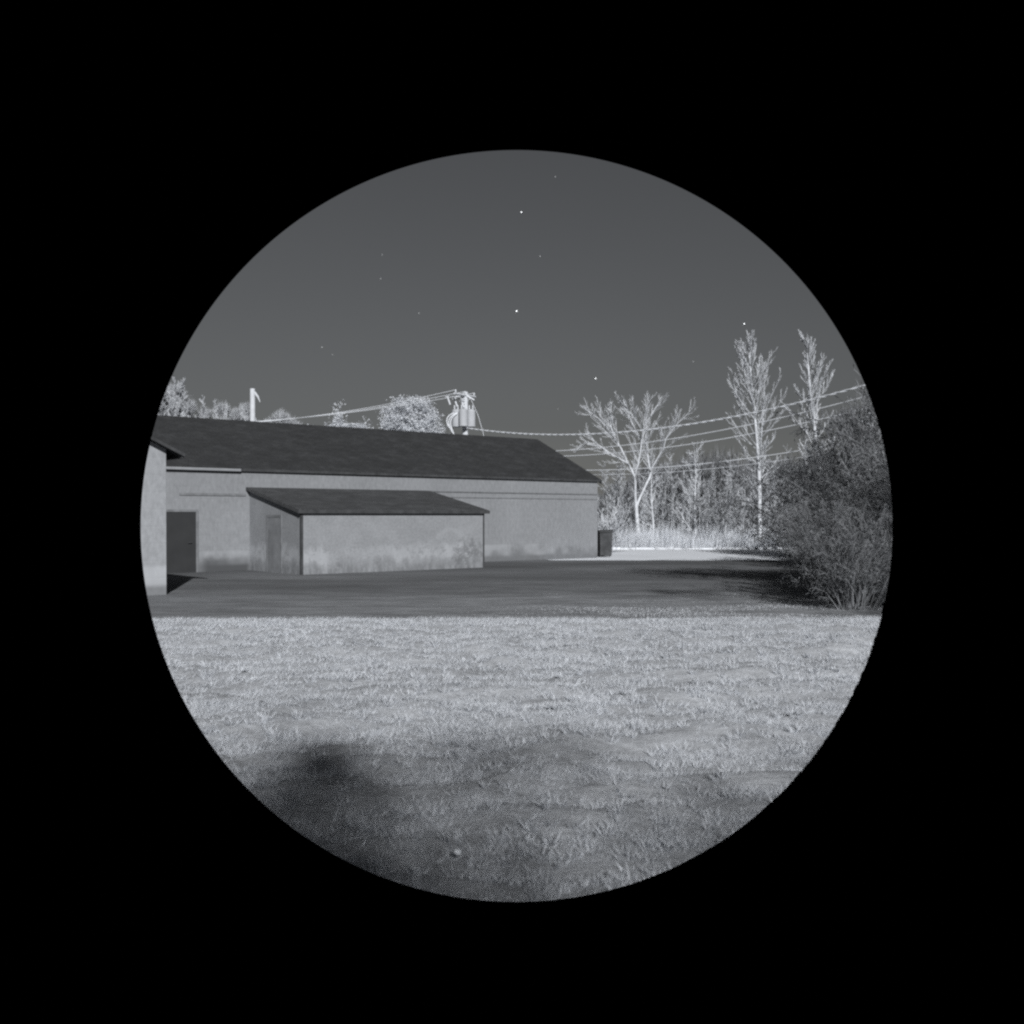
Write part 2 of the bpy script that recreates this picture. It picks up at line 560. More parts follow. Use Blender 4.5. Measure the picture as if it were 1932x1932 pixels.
# tall dry grass beyond the lit grass strip
def flat(x, y): return -0.06
def reed_dens(x, y):
    return max(0.15, min(1.0, 0.55 + 0.8 * noise.fractal(Vector((x * 0.5, y * 0.5, 8)), 1.0, 2.0, 3)))
rd = np.concatenate([
    blades(26000, (-4, 19), (57.6, 66), 0.5, 1.25, 0.016, 21, flat, reed_dens, 0.25),
    blades(7000, (3, 22), (60, 76), 0.7, 1.5, 0.025, 22, flat, reed_dens, 0.25),
])
tag(np_mesh('tall_dry_grass', rd, 3, M['reed']), kind='stuff')

# ------------------------------------------------------------------ long building
BLD = empty('long_building', (3.58, 45.9, 0), math.atan2(0.6458, 0.7635))
tag(BLD, 'long low pale building with dark shingled gable roof and a wing toward the viewer', 'building')
EAVE, RIDGE, HALF = 3.42, 5.42, 4.2
w = MB()
w.prism([(0, -0.05), (2 * HALF, -0.05), (2 * HALF, EAVE), (HALF, RIDGE - 0.08), (0, EAVE)], 'x', -36, 0)
w.build('wall', M['wall'], BLD, 0.01)
w = MB()     # wing: gable toward the viewer
w.prism([(-31.0, -0.05), (-22.94, -0.05), (-22.94, EAVE), (-26.97, RIDGE - 0.12), (-31.0, EAVE)], 'y', -8.88, -0.003)
w.build('wing_wall', M['wingwall'], BLD, 0.01)
def gable_roof(half, eave, ridge, th, oh, mid):
    k = (ridge - eave) / half
    return [(mid - half - oh, eave - k * oh), (mid, ridge), (mid + half + oh, eave - k * oh),
            (mid + half + oh, eave - k * oh + th), (mid, ridge + th), (mid - half - oh, eave - k * oh + th)]
r = MB()
r.prism(gable_roof(HALF, EAVE, RIDGE, 0.06, 0.07, HALF), 'x', -36.2, 0.16)
r.build('roof', M['roof'], BLD)
r = MB()
r.prism(gable_roof(4.03, EAVE, RIDGE - 0.06, 0.06, 0.32, -26.97), 'y', -9.15, 4.0)
r.build('wing_roof', M['roof'], BLD)
f = MB()
f.box(-16.9, 0.165, -0.10, -0.072, EAVE - 0.07, EAVE + 0.02)
f.prism([(-0.10, EAVE - 0.16), (HALF, RIDGE - 0.11), (2 * HALF + 0.10, EAVE - 0.16), (2 * HALF + 0.10, EAVE - 0.06), (HALF, RIDGE - 0.01), (-0.10, EAVE - 0.06)], 'x', 0.12, 0.163)
f.build('fascia', M['fascia'], BLD)
f = MB()
f.prism([(-22.60, EAVE - 0.19), (-26.97, RIDGE - 0.12), (-31.3, EAVE - 0.19), (-31.3, EAVE - 0.11), (-26.97, RIDGE - 0.07), (-22.60, EAVE - 0.11)], 'y', -9.16, -9.12)
f.box(-22.66, -22.60, -9.1, -0.3, EAVE - 0.22, EAVE - 0.10)
f.build('wing_fascia', M['fascia'], BLD)
g = MB()
g.box(-22.4, -16.92, -0.15, -0.075, EAVE - 0.08, EAVE + 0.01)
g.build('gutter', M['gutter'], BLD, 0.015)
b = MB()
b.box(-9.2, 0.005, -0.035, -0.002, 2.78, 2.82)
b.box(-9.2, 0.004, -0.020, -0.002, 2.56, 2.60)
b.build('wall_band', M['trim'], BLD)
b = MB()
b.box(-19.0, -16.7, -0.03, -0.002, 2.52, 2.60)
b.build('door_lintel', M['trim'], BLD)
dr = MB()
dr.box(-19.72, -18.46, -0.025, -0.003, -0.02, 1.98)
dr = dr.build('door', M['door'], BLD)
h = MB(); h.tube([(-18.60, -0.03, 0.98), (-18.62, -0.08, 0.98), (-18.74, -0.08, 0.98)], 0.012, 6)
h.build('handle', M['metal'], dr)
df = MB()
df.box(-19.80, -19.72, -0.05, -0.004, -0.02, 2.06)
df.box(-18.46, -18.38, -0.05, -0.004, -0.02, 2.06)
df.box(-19.72, -18.46, -0.05, -0.004, 1.98, 2.06)
df.build('frame', M['trim'], dr)

# ------------------------------------------------------------------ lean-to shed
SH = empty('lean_to_shed', (3.58, 45.9, 0), math.atan2(0.6458, 0.7635))
tag(SH, 'low lean-to shed with stained pale walls and dark sloping roof against the long building', 'shed')
X0, X1, D = -16.56, -9.25, 3.58
hi, lo = 2.72, 1.95
w = MB()
w.prism([(-0.012, -0.05), (-D, -0.05), (-D, lo), (-0.012, hi)], 'x', X0, X1)
w.build('wall', M['stained'], SH, 0.008)
r = MB()
k = (hi - lo) / D
r.prism([(-0.30, hi + 0.0 - k * 0.29), (-0.02, hi), (-0.02, hi + 0.10), (-D - 0.09, lo - k * 0.09 + 0.12), (-D - 0.09, lo - k * 0.09 + 0.004), (-0.30 - 1.0, hi - k * 1.29)], 'x', X0 - 0.14, X1 + 0.16)
r.build('roof', M['shedroof'], SH)
f = MB()
f.box(X0 - 0.16, X1 + 0.18, -D - 0.12, -D - 0.093, lo - 0.02, lo + 0.085)
f.build('fascia', M['fascia'], SH)
f = MB()
f.box(X0 - 0.006, X0 + 0.075, -D - 0.014, -D + 0.07, -0.02, lo - 0.02)
f.build('corner_board', M['fascia'], SH)
f = MB()
f.box(X1 - 0.05, X1 + 0.012, -D - 0.014, -D + 0.06, -0.02, lo - 0.02)
f.build('corner_board', M['fascia'], SH)
f = MB()   # old door in the end wall
f.box(X0 - 0.02, X0 - 0.003, -2.25, -1.35, 0.0, 1.80)
dd = f.build('door', M['doorgrey'], SH)
f = MB()
f.box(X0 - 0.03, X0 - 0.003, -2.33, -2.252, 0.0, 1.88)
f.box(X0 - 0.03, X0 - 0.003, -1.348, -1.27, 0.0, 1.88)
f.box(X0 - 0.03, X0 - 0.003, -2.25, -1.35, 1.80, 1.88)
f.build('frame', M['trim'], dd)

# ------------------------------------------------------------------ bin at the corner
BN = empty('waste_bin', (3.98, 46.9, 0.0), R(8))
tag(BN, 'dark upright waste bin standing at the far corner of the long building', 'bin')
b = MB()
vs = [(-0.27, -0.26, 0.05), (0.27, -0.26, 0.05), (0.27, 0.26, 0.05), (-0.27, 0.26, 0.05), (-0.30, -0.32, 1.10), (0.30, -0.32, 1.10), (0.30, 0.32, 1.10), (-0.30, 0.32, 1.10)]
b.add(vs, [(3, 2, 1, 0), (4, 5, 6, 7), (0, 1, 5, 4), (1, 2, 6, 5), (2, 3, 7, 6), (3, 0, 4, 7)])
b.build('body', M['metal'], BN, 0.03)
b = MB(); b.prism([(-0.37, 1.105), (0.34, 1.105), (0.34, 1.20), (0.0, 1.22), (-0.37, 1.15)], 'x', -0.335, 0.335)
b.build('lid', M['metal'], BN, 0.015)
for sx in (-1, 1):
    b = MB(); b.tube([(sx * 0.275, 0.24, 0.10), (sx * 0.315, 0.24, 0.10)], 0.10, 14)
    b.build('wheel', M['fascia'], BN)

# ------------------------------------------------------------------ trees
class Plant:
    """bare woody plant: thick wood goes to trunk, thin wood to crown"""
    def __init__(s, seed, cut=0.028, minr=0.007):
        s.r = random.Random(seed)
        s.trunk, s.crown, s.cut, s.minr = MB(), MB(), cut, minr
        s.tips = []
    def wood(s, pts, rad):
        if max(rad) > s.cut: s.trunk.tube(pts, rad, 7 if max(rad) > 0.08 else 5, False)
        else: s.crown.tube(pts, rad, 3, False)
    def limb(s, p, d, length, r0, level, up=0.15, kids=6, spread=40, wig=0.12, shrink=0.5, start=0.25):
        """grows one limb and its side shoots"""
        n = max(3, int(length / 0.28)) if level < 2 else 3
        n = min(n, 10)
        pts, rad = [Vector(p)], [r0]
        d = Vector(d).normalized()
        for i in range(n):
            d = (d + Vector((s.r.gauss(0, wig), s.r.gauss(0, wig), s.r.gauss(0, wig) + up / n * 2))).normalized()
            pts.append(pts[-1] + d * (length / n))
            rad.append(max(s.minr, r0 * (1 - 0.85 * (i + 1) / n)))
        s.wood(pts, rad)
        s.sprout(pts, rad, length, level, up, kids, spread, wig, shrink, start)
    def sprout(s, pts, rad, length, level, up=0.15, kids=6, spread=40, wig=0.12, shrink=0.5, start=0.25, env=None):
        s.tips.append(pts[-1])
        if level <= 0: return
        n = len(pts) - 1
        for k in range(kids):
            t = start + (1 - start) * (k + s.r.random()) / kids
            x = min(n - 0.001, t * n)
            i = int(x)
            q = pts[i].lerp(pts[i + 1], x - i)
            rr = rad[i] * (1 - (x - i)) + rad[i + 1] * (x - i)
            ax = (pts[i + 1] - pts[i]).normalized()
            perp = Vector((s.r.gauss(0, 1), s.r.gauss(0, 1), s.r.gauss(0, 1)))
            perp = (perp - ax * perp.dot(ax)).normalized()
            a = R(spread * s.r.uniform(0.6, 1.3))
            nd = ax * math.cos(a) + perp * math.sin(a)
            e = env(t) if env else (1.15 - 0.75 * t)
            ll = length * shrink * e * s.r.uniform(0.6, 1.2)
            s.limb(q, nd, ll, max(s.minr, min(rr * 0.6, 0.010 + ll * 0.010)), level - 1, up, max(3, min(5, int(kids * 0.6))), spread, wig * 1.1, 0.45, 0.2)
    def build(s, name, loc, mats, label, cat, group=None, rz=0):
        o = empty(name, loc, rz)
        tag(o, label, cat, group)
        s.trunk.build('trunk', mats[0], o, smooth=True)
        if s.crown.n: s.crown.build('crown', mats[1], o)
        return o

# forked broad tree by the lit grass strip
t = Plant(5, 0.045, 0.0105)
def loc(zx, zy, dy=0.0): return Vector(((zx - 1260) * 0.00643, dy, (1525 - zy) * 0.00643 + 0.89))
def path(pl, r0, r1, ys):
    pts = [loc(a, b, ys * i / (len(pl) - 1)) for i, (a, b) in enumerate(pl)]
    # smooth by inserting midpoints with a little wobble
    out = [pts[0]]
    for a, b in zip(pts, pts[1:]):
        out.append(a.lerp(b, 0.5) + Vector((t.r.gauss(0, 0.02), t.r.gauss(0, 0.03), 0)))
        out.append(b)
    rad = [r0 + (r1 - r0) * i / (len(out) - 1) for i in range(len(out))]
    return out, rad
tr0, ra0 = [Vector((0.02, 0, -0.1)), loc(1262, 1525), loc(1252, 1400), loc(1243, 1262)], [0.17, 0.14, 0.12, 0.115]
t.trunk.tube(tr0, ra0, 8, False)
for pl, r0, r1, ys, kids, sh in [
    ([(1243, 1268), (1232, 1120), (1225, 1000), (1165, 880), (1000, 790), (870, 700), (800, 640)], 0.095, 0.022, -0.9, 13, 0.24),
    ([(1172, 890), (1100, 720), (1040, 610), (900, 440), (800, 360)], 0.060, 0.015, 0.9, 14, 0.34),
    ([(1226, 1000), (1260, 880), (1290, 650), (1310, 450), (1350, 290)], 0.060, 0.015, -0.5, 13, 0.30),
    ([(1247, 1285), (1310, 1130), (1375, 1000), (1380, 930), (1360, 800), (1335, 660), (1355, 470), (1440, 330), (1500, 265)], 0.085, 0.015, 0.6, 15, 0.20),
    ([(1380, 935), (1420, 860), (1490, 740), (1510, 640), (1600, 520), (1750, 370)], 0.060, 0.014, -1.2, 14, 0.28),
    ([(1042, 612), (1000, 500), (1010, 320)], 0.035, 0.012, 0.4, 9, 0.4),
    ([(1345, 700), (1250, 560), (1160, 330)], 0.035, 0.012, 1.0, 10, 0.4),
    ([(880, 705), (760, 690), (660, 740)], 0.028, 0.010, -0.3, 7, 0.4),
    ([(1300, 560), (1200, 430), (1080, 290)], 0.032, 0.010, -1.0, 9, 0.4),
]:
    pts, rad = path(pl, r0, r1, ys)
    L = sum((b - a).length for a, b in zip(pts, pts[1:]))
    t.trunk.tube(pts, rad, 6, False)
    t.sprout(pts, rad, L, 2, 0.16, int(kids * 1.9), 32, 0.06, sh * 1.45, 0.22)
t.build('bare_tree', (7.36, 63, -0.06), (M['bark'], M['twig']), 'broad bare tree with a low forked pale trunk beyond the kerb', 'tree')

def poplar(seed, height, r0, path_, crown_w, label, loc_, extra=None, low=0.25, mats=None, kids=52):
    t = Plant(seed, 0.045, 0.0105)
    n = len(path_)
    pts = [Vector((a, b, height * i / (n - 1))) for i, (a, b) in enumerate(path_)]
    rad = [max(0.012, r0 * (1 - i / (n - 1)) ** 0.8 + 0.012) for i in range(n)]
    t.trunk.tube(pts, rad, 8, False)
    def env(z):
        return 0.66 if z < 0.3 else 0.85 if z < 0.5 else 1.0 - 1.9 * max(0, z - 0.62)
    for k in range(kids):
        z = low + (0.985 - low) * (k + t.r.random()) / kids
        x = z * (n - 1); i = min(n - 2, int(x)); q = pts[i].lerp(pts[i + 1], x - i)
        a = t.r.uniform(0, 2 * math.pi)
        el = R(min(56, 8 + 72 * z) + t.r.uniform(-7, 7))
        d = Vector((math.cos(a) * math.cos(el), math.sin(a) * math.cos(el), math.sin(el)))
        ll = crown_w * env(z) * t.r.uniform(0.65, 1.15)
        t.limb(q, d, ll, 0.010 + ll * 0.008, 2, 0.22, 9, 24, 0.035, 0.36, 0.15)
    if extra:
        for a, b, ln, rr in extra:
            t.limb(a, b, ln, rr, 2, 0.5, 11, 30, 0.05, 0.28, 0.15)
    return t.build('tall_bare_tree', loc_, mats or (M['bark'], M['twig']), label, 'tree')
poplar(31, 12.2, 0.135, [(0, 0), (0, 0), (0.0, 0), (-0.03, 0.05), (-0.12, 0.1), (-0.26, 0.1), (-0.42, 0.12), (-0.55, 0.1), (-0.62, 0.1)], 3.0,
       'tallest bare tree, straight pale trunk with upswept branches beside the lit grass strip', (14.05, 60, -0.06),
       [(Vector((0.05, 0, 5.8)), Vector((0.22, 0.1, 1)), 4.4, 0.05)], 0.14)
poplar(47, 10.5, 0.12, [(0.15, 0), (0.1, 0), (0.02, 0), (-0.1, 0.0), (-0.28, 0.1), (-0.42, 0.1), (-0.58, 0.12), (-0.70, 0.1), (-0.80, 0.1)], 2.2,
       'second tall bare tree leaning left, rising out of the dark thicket', (14.75, 50, -0.06), None, 0.30, None, 40)

# mid-size bare trees beyond the kerb
def midtree(seed, height, r0, width, kids=30, low=0.12, wig=0.06):
    t = Plant(seed, 0.04, 0.012)
    n = 9
    pts = [Vector((0, 0, 0))]
    d = Vector((t.r.uniform(-0.1, 0.1), t.r.uniform(-0.1, 0.1), 1))
    for i in range(n):
        d = (d + Vector((t.r.gauss(0, wig), t.r.gauss(0, wig), 0.25))).normalized()
        pts.append(pts[-1] + d * height / n)
    rad = [max(0.010, r0 * (1 - i / n)) for i in range(n + 1)]
    t.trunk.tube(pts, rad, 6, False)
    for k in range(kids):
        z = low + (0.97 - low) * (k + t.r.random()) / kids
        x = z * n; i = min(n - 1, int(x)); q = pts[i].lerp(pts[i + 1], x - i)
        a = t.r.uniform(0, 2 * math.pi); el = R(t.r.uniform(10, 55))
        dd = Vector((math.cos(a) * math.cos(el), math.sin(a) * math.cos(el), math.sin(el)))
        ll = width * (1.1 - z) ** 0.5 * t.r.uniform(0.5, 1.1)
        t.limb(q, dd, ll, 0.018 + ll * 0.010, 2 if ll > 0.7 else 1, 0.3, 8, 42, 0.14, 0.45, 0.2)
    return t
midtree(61, 6.1, 0.08, 1.7).build('bare_tree', (8.70, 66, -0.06), (M['bark'], M['twig']), 'slim bare young tree just to the right of the broad forked tree', 'tree')
midtree(62, 6.3, 0.09, 2.2, 34).build('bare_tree', (10.95, 64, -0.06), (M['bark'], M['twig']), 'twiggy bare tree midway between the forked tree and the tallest tree', 'tree')
midtree(63, 5.0, 0.06, 1.6, 24).build('bare_tree', (12.4, 62, -0.06), (M['barkmid'], M['twigmid']), 'small grey bare tree just left of the tallest tree', 'tree')

# saplings in the wood edge: four kinds, copied
SAP = []
for i, (h_, w_) in enumerate([(6.2, 1.0), (5.0, 1.3), (7.2, 1.1), (4.2, 1.5)]):
    SAP.append(midtree(70 + i, h_, 0.05, w_, 20, 0.2, 0.04))
rs = random.Random(12)
protos = []
spots = []
for i in range(64):
    y = rs.uniform(67, 90)
    u = 0.085 + 0.235 * (i + rs.random()) / 64
    spots.append((u * y, y))
LAB = 'thin grey sapling among the bare woods beyond the lit grass strip'
for i, (x, y) in enumerate(spots):
    if i < 4:
        o = SAP[i].build('sapling', (x, y, -0.06), (M['barkmid'], M['twigmid']), LAB, 'sapling', 'saplings along the wood edge')
        protos.append(o)
    else:
        o = copy_tree(protos[i % 4])
    o.location = (x, y, -0.06)
    o.rotation_euler = (0, 0, rs.uniform(0, 6.28))
    s_ = rs.uniform(0.75, 1.15) * (y / 76)
    o.scale = (s_, s_, s_)

# leafy / needle crowns
def leaves(n, blobs, size, seed, hollow=0.35, flat_=0.5):
    """blobs = (centre, radii); small faces spread through clumps inside each blob"""
    rng = np.random.default_rng(seed)
    out = []
    tot = sum(b[1][0] * b[1][1] * b[1][2] for b in blobs) ** 1.0
    for c, rr in blobs:
        k = int(n * rr[0] * rr[1] * rr[2] / tot)
        nc = max(4, k // 60)
        cd = rng.normal(size=(nc, 3)); cd /= np.linalg.norm(cd, axis=1)[:, None]
        cr = rng.uniform(hollow, 1.0, nc) ** 0.6
        cen = np.array(c) + cd * cr[:, None] * np.array(rr)
        idx = rng.integers(0, nc, k)
        p = cen[idx] + rng.normal(size=(k, 3)) * np.array([size * 2.4, size * 2.4, size * 1.6])
        a = rng.normal(size=(k, 3)); a /= np.linalg.norm(a, axis=1)[:, None]
        b = rng.normal(size=(k, 3)); b -= (b * a).sum(1)[:, None] * a; b /= np.linalg.norm(b, axis=1)[:, None]
        s1 = size * rng.uniform(0.5, 1.2, k)[:, None]; s2 = s1 * flat_
        out.append(np.stack([p - a * s1, p + b * s2, p + a * s1, p - b * s2], 1).reshape(-1, 3))
    return np.concatenate(out)

def sticks(n, blobs, length, width, seed, lean=0.35):
    """fine upright twigs spread through a cloud of blobs"""
    rng = np.random.default_rng(seed)
    tot = sum(b[1][0] * b[1][1] * b[1][2] for b in blobs)
    out = []
    for c, rr in blobs:
        k = max(8, int(n * rr[0] * rr[1] * rr[2] / tot))
        d = rng.normal(size=(k, 3)); d /= np.linalg.norm(d, axis=1)[:, None]
        q = rng.uniform(0, 1, k) ** 0.42
        p = np.array(c) + d * q[:, None] * np.array(rr)
        a = rng.normal(size=(k, 3)) * lean + d * 0.35 + np.array([0, 0, 0.8])
        a /= np.linalg.norm(a, axis=1)[:, None]
        b = np.cross(a, rng.normal(size=(k, 3))); b /= np.linalg.norm(b, axis=1)[:, None]
        s1 = length * rng.uniform(0.4, 1.3, k)[:, None]; s2 = width * rng.uniform(0.6, 1.3, k)[:, None]
        out.append(np.stack([p - a * s1, p + b * s2, p + a * s1, p - b * s2], 1).reshape(-1, 3))
    return np.concatenate(out)

def evergreen(seed, height, blobs, n, size, loc_, label, mats, name='evergreen_tree', r0=0.2, twiggy=False):
    o = empty(name, loc_)
    tag(o, label, 'tree')
    t = MB()
    rr = random.Random(seed)
    top = height * 0.9
    t.tube([(rr.gauss(0, 0.05), rr.gauss(0, 0.05), top * i / 6) for i in range(7)], [r0 * (1 - 0.13 * i) for i in range(7)], 7, False)
    for c, ra in blobs:
        s0 = Vector((0, 0, max(0.5, min(top, c[2] - 0.5 * ra[2]))))
        t.tube([s0, s0.lerp(Vector(c), 0.5) + Vector((0, 0, 0.1)), Vector(c)], [r0 * 0.4, r0 * 0.25, 0.03], 5, False)
    t.build('trunk', mats[0], o, smooth=True)
    np_mesh('crown', sticks(n, blobs, size * 4.5, size * 0.22, seed) if twiggy else leaves(n, blobs, size, seed), 4, mats[1], o)
    return o

def blobcloud(seed, n, cx, cz, w_, h_, rmin, rmax, dep=None):
    r_ = random.Random(seed); out = []
    for i in range(n):
        a, b = r_.uniform(-1, 1), r_.uniform(-1, 1)
        q = max(0.1, 1 - abs(b) ** 2.2) ** 0.5
        s = r_.uniform(rmin, rmax)
        out.append(((cx + a * w_ * q, r_.uniform(-1, 1) * (dep or w_) * q, cz + b * h_), (s, s, s * 0.75)))
    return out
PX = lambda px, Y: (px - 975) / 1959 * Y
# behind the roof
evergreen(81, 12.2, [((0, 0, 9.6), (2.5, 2.2, 2.6)), ((-1.4, 0, 9.0), (1.6, 1.5, 1.8)), ((1.5, 0, 9.0), (1.6, 1.5, 1.8))] + blobcloud(81, 26, 0, 9.3, 2.5, 2.7, 0.6, 1.0), 24000, 0.11, (PX(776, 90), 90, -0.06), 'big rounded pale evergreen behind the roof, left of the transformer pole', (M['bark'], M['needles']))
evergreen(82, 12.0, [((0, 0, 11.2), (0.25, 0.25, 0.9)), ((0.3, 0, 10.1), (0.7, 0.7, 0.8)), ((-0.3, 0.4, 9.3), (0.9, 0.9, 0.7)), ((1.6, 0, 9.1), (0.8, 0.8, 0.7)), ((-1.6, 0, 8.8), (0.7, 0.7, 0.5)), ((0, 0, 8.2), (1.6, 1.2, 0.9)), ((2.3, 0.2, 9.9), (0.3, 0.3, 0.4)), ((-2.4, 0, 9.2), (0.45, 0.35, 0.4)), ((0, 0, 7.8), (2.6, 2.0, 1.3))], 15000, 0.11,
          (PX(638, 90), 90, -0.06), 'spiky pale evergreen rising behind the roof between the two poles', (M['bark'], M['needles']))
evergreen(83, 9.6, [((0, 0, 8.9), (0.4, 0.4, 0.5)), ((1.0, 0, 8.2), (0.6, 0.5, 0.4)), ((-1, 0, 8.0), (0.6, 0.6, 0.5)), ((0, 0, 7.2), (1.7, 1.4, 0.9))], 5000, 0.11,
          (PX(585, 92), 92, -0.06), 'small low evergreen clump just right of the bare pole', (M['bark'], M['needles']))
evergreen(84, 9.9, [((0, 0, 9.4), (0.3, 0.3, 0.4)), ((0.4, 0, 8.6), (0.9, 0.8, 0.6)), ((-0.8, 0, 8.2), (0.7, 0.7, 0.6)), ((0, 0, 7.2), (1.8, 1.4, 0.9))], 5000, 0.11,
          (PX(705, 95), 95, -0.06), 'low evergreen tip filling the gap beside the big rounded tree', (M['bark'], M['needles']))
evergreen(85, 9.6, [((0.7, 0, 9.2), (0.3, 0.3, 0.5)), ((0, 0, 8.4), (0.8, 0.8, 0.6)), ((0, 0, 7.2), (1.6, 1.4, 0.9))], 4000, 0.11,
          (PX(828, 96), 96, -0.06), 'small evergreen tip between the rounded tree and transformer pole', (M['bark'], M['needles']))
# far left, over the roof
def colt(seed, h_, w_, px, Y, label, kids=46):
    t = Plant(seed, 0.06, 0.024)
    n = 8
    pts = [Vector((t.r.gauss(0, 0.05), t.r.gauss(0, 0.05), h_ * i / n)) for i in range(n + 1)]
    t.trunk.tube(pts, [max(0.02, 0.16 * (1 - i / n)) for i in range(n + 1)], 6, False)
    for k in range(kids):
        z = 0.4 + 0.58 * (k + t.r.random()) / kids
        x = z * n; i = min(n - 1, int(x)); q = pts[i].lerp(pts[i + 1], x - i)
        a = t.r.uniform(0, 6.28); el = R(t.r.uniform(35, 65))
        ll = w_ * (1.15 - z) ** 0.5 * t.r.uniform(0.6, 1.1)
        t.limb(q, (math.cos(a) * math.cos(el), math.sin(a) * math.cos(el), math.sin(el)), ll, 0.045, 2, 0.30, 12, 32, 0.08, 0.45, 0.12)
    t.build('bare_tree', (PX(px, Y), Y, -0.06), (M['barkmid'], M['twigmid']), label, 'tree')
colt(91, 12.6, 2.6, 338, 85, 'bushy bare tree at the far left above the roof', 70)
colt(92, 11.8, 1.0, 384, 85, 'narrow bare tree above the roof, second from the far left')
colt(93, 11.6, 1.0, 406, 86, 'narrow upright bare tree above the roof, third from the far left')
colt(94, 11.5, 0.9, 430, 88, 'narrow bare tree above the roof, fourth from the far left')
colt(95, 11.6, 1.7, 462, 92, 'bare tree directly behind the plain pole', 36)
colt(96, 10.0, 2.4, 495, 92, 'low bare tree just right of the plain pole', 36)
colt(97, 10.2, 2.4, 365, 92, 'low bare tree behind the narrow ones at far left', 44)
colt(98, 10.4, 2.6, 420, 95, 'low bare tree behind the fourth narrow tree at left', 50)
colt(99, 10.0, 2.4, 310, 90, 'low bare tree at the left end of the roof', 50)
colt(100, 9.6, 2.4, 535, 97, 'low bare tree halfway between plain pole and spiky evergreen', 50)

MD = (M['barkmid'], M['twigmid'])
for i, (px, Y, h_, w_, lab) in enumerate([(318, 93, 13.4, 1.9, 'soft bushy tree at the left end of the roof line'), (372, 96, 12.3, 2.8, 'low soft tree between the far left trees'),
                                          (452, 97, 12.4, 2.6, 'low soft tree behind and left of the plain pole'), (520, 98, 11.7, 2.2, 'low soft tree just right of the plain pole')]):
    evergreen(400 + i, h_, blobcloud(400 + i, 24, 0, h_ - 3.2, w_, 2.9, 0.5, 0.9), 16000, 0.11, (PX(px, Y), Y, -0.06), lab, MD, 'brushy_tree', 0.14, True)

# ------------------------------------------------------------------ shrub behind the bin
def bush(seed, h_, w_, stems, leafn=0, leafs=0.03, arch=0.25, minr=0.006):
    t = Plant(seed, 0.018, minr)
    for k in range(stems):
        a = t.r.uniform(0, 6.28); ti = t.r.uniform(0.05, 0.75)
        d = Vector((math.cos(a) * ti, math.sin(a) * ti, 1)).normalized()
        q = Vector((math.cos(a) * w_ * 0.25 * t.r.random(), math.sin(a) * w_ * 0.25 * t.r.random(), -0.05))
        ll = h_ * t.r.uniform(0.6, 1.1)
        t.limb(q, d, ll, max(minr, 0.004 + ll * 0.0045), 2, -arch * ti, 9, 34, 0.09, 0.36, 0.2)
    return t
bush(101, 2.75, 2.2, 30, minr=0.013).build('bare_shrub', (4.45, 52.5, -0.06), (M['bark'], M['twig']), 'pale bare shrub showing above the waste bin', 'shrub')

# ------------------------------------------------------------------ thicket on the right
th = []
for i, (h_, w_, st, ar) in enumerate([(2.2, 1.6, 44, 0.15), (2.9, 1.8, 46, 0.45), (1.6, 1.6, 40, 0.15)]):
    t = bush(110 + i, h_, w_, st, arch=ar, minr=0.0038)
    if i == 1:
        for k in range(9):
            a = t.r.uniform(0, 6.28)
            t.limb((0, 0, 0), (math.cos(a) * 0.35, math.sin(a) * 0.35, 1), t.r.uniform(3.6, 4.6), 0.022, 2, -0.62, 10, 30, 0.05, 0.16, 0.35)
    lv = []
    rng = random.Random(200 + i)
    for p in t.tips:
        if rng.random() < 0.9:
            for _ in range(2):
                c = p + Vector((rng.gauss(0, 0.05), rng.gauss(0, 0.05), rng.gauss(0, 0.05)))
                a = Vector((rng.gauss(0, 1), rng.gauss(0, 1), rng.gauss(0, 1))).normalized() * rng.uniform(0.03, 0.07)
                b = a.orthogonal().normalized() * 0.011
                lv += [c - a, c + b, c + a, c - b]
    th.append((t, np.array([tuple(v) for v in lv])))
rs = random.Random(77)
places = []
for y in (20.6, 22.5, 25, 28, 31.5, 35, 39, 43.5, 48):
    xl = (6.3 if y < 24 else 6.9) + (y - 20) * 0.268
    nx = 5 if y < 30 else 4
    for k in range(nx):
        places.append((xl + k * 1.45 + rs.uniform(-0.35, 0.35), y + rs.uniform(-0.7, 0.7), k))
tp = []
for i, (x, y, k) in enumerate(places):
    if i < 3:
        t, lv = th[i]
        o = t.build('brush_bush', (x, y, 0), (M['barkdark'], M['barkdark']), 'tangled dull bare bush in the dark thicket at the right', 'bush', 'bushes of the thicket')
        np_mesh('leaves', lv, 4, M['twigdark'], o)
        tp.append(o)
    else:
        o = copy_tree(tp[rs.randrange(3)])
    o.location = (x, y, -0.06)
    o.rotation_euler = (0, 0, rs.uniform(0, 6.28))
    s_ = rs.uniform(0.8, 1.15) * (1.0 + 0.14 * min(k, 3)) * (0.78 if y < 24 else 1 + 0.012 * (y - 20))
    o.scale = (s_, s_, s_ * rs.uniform(0.9, 1.15))

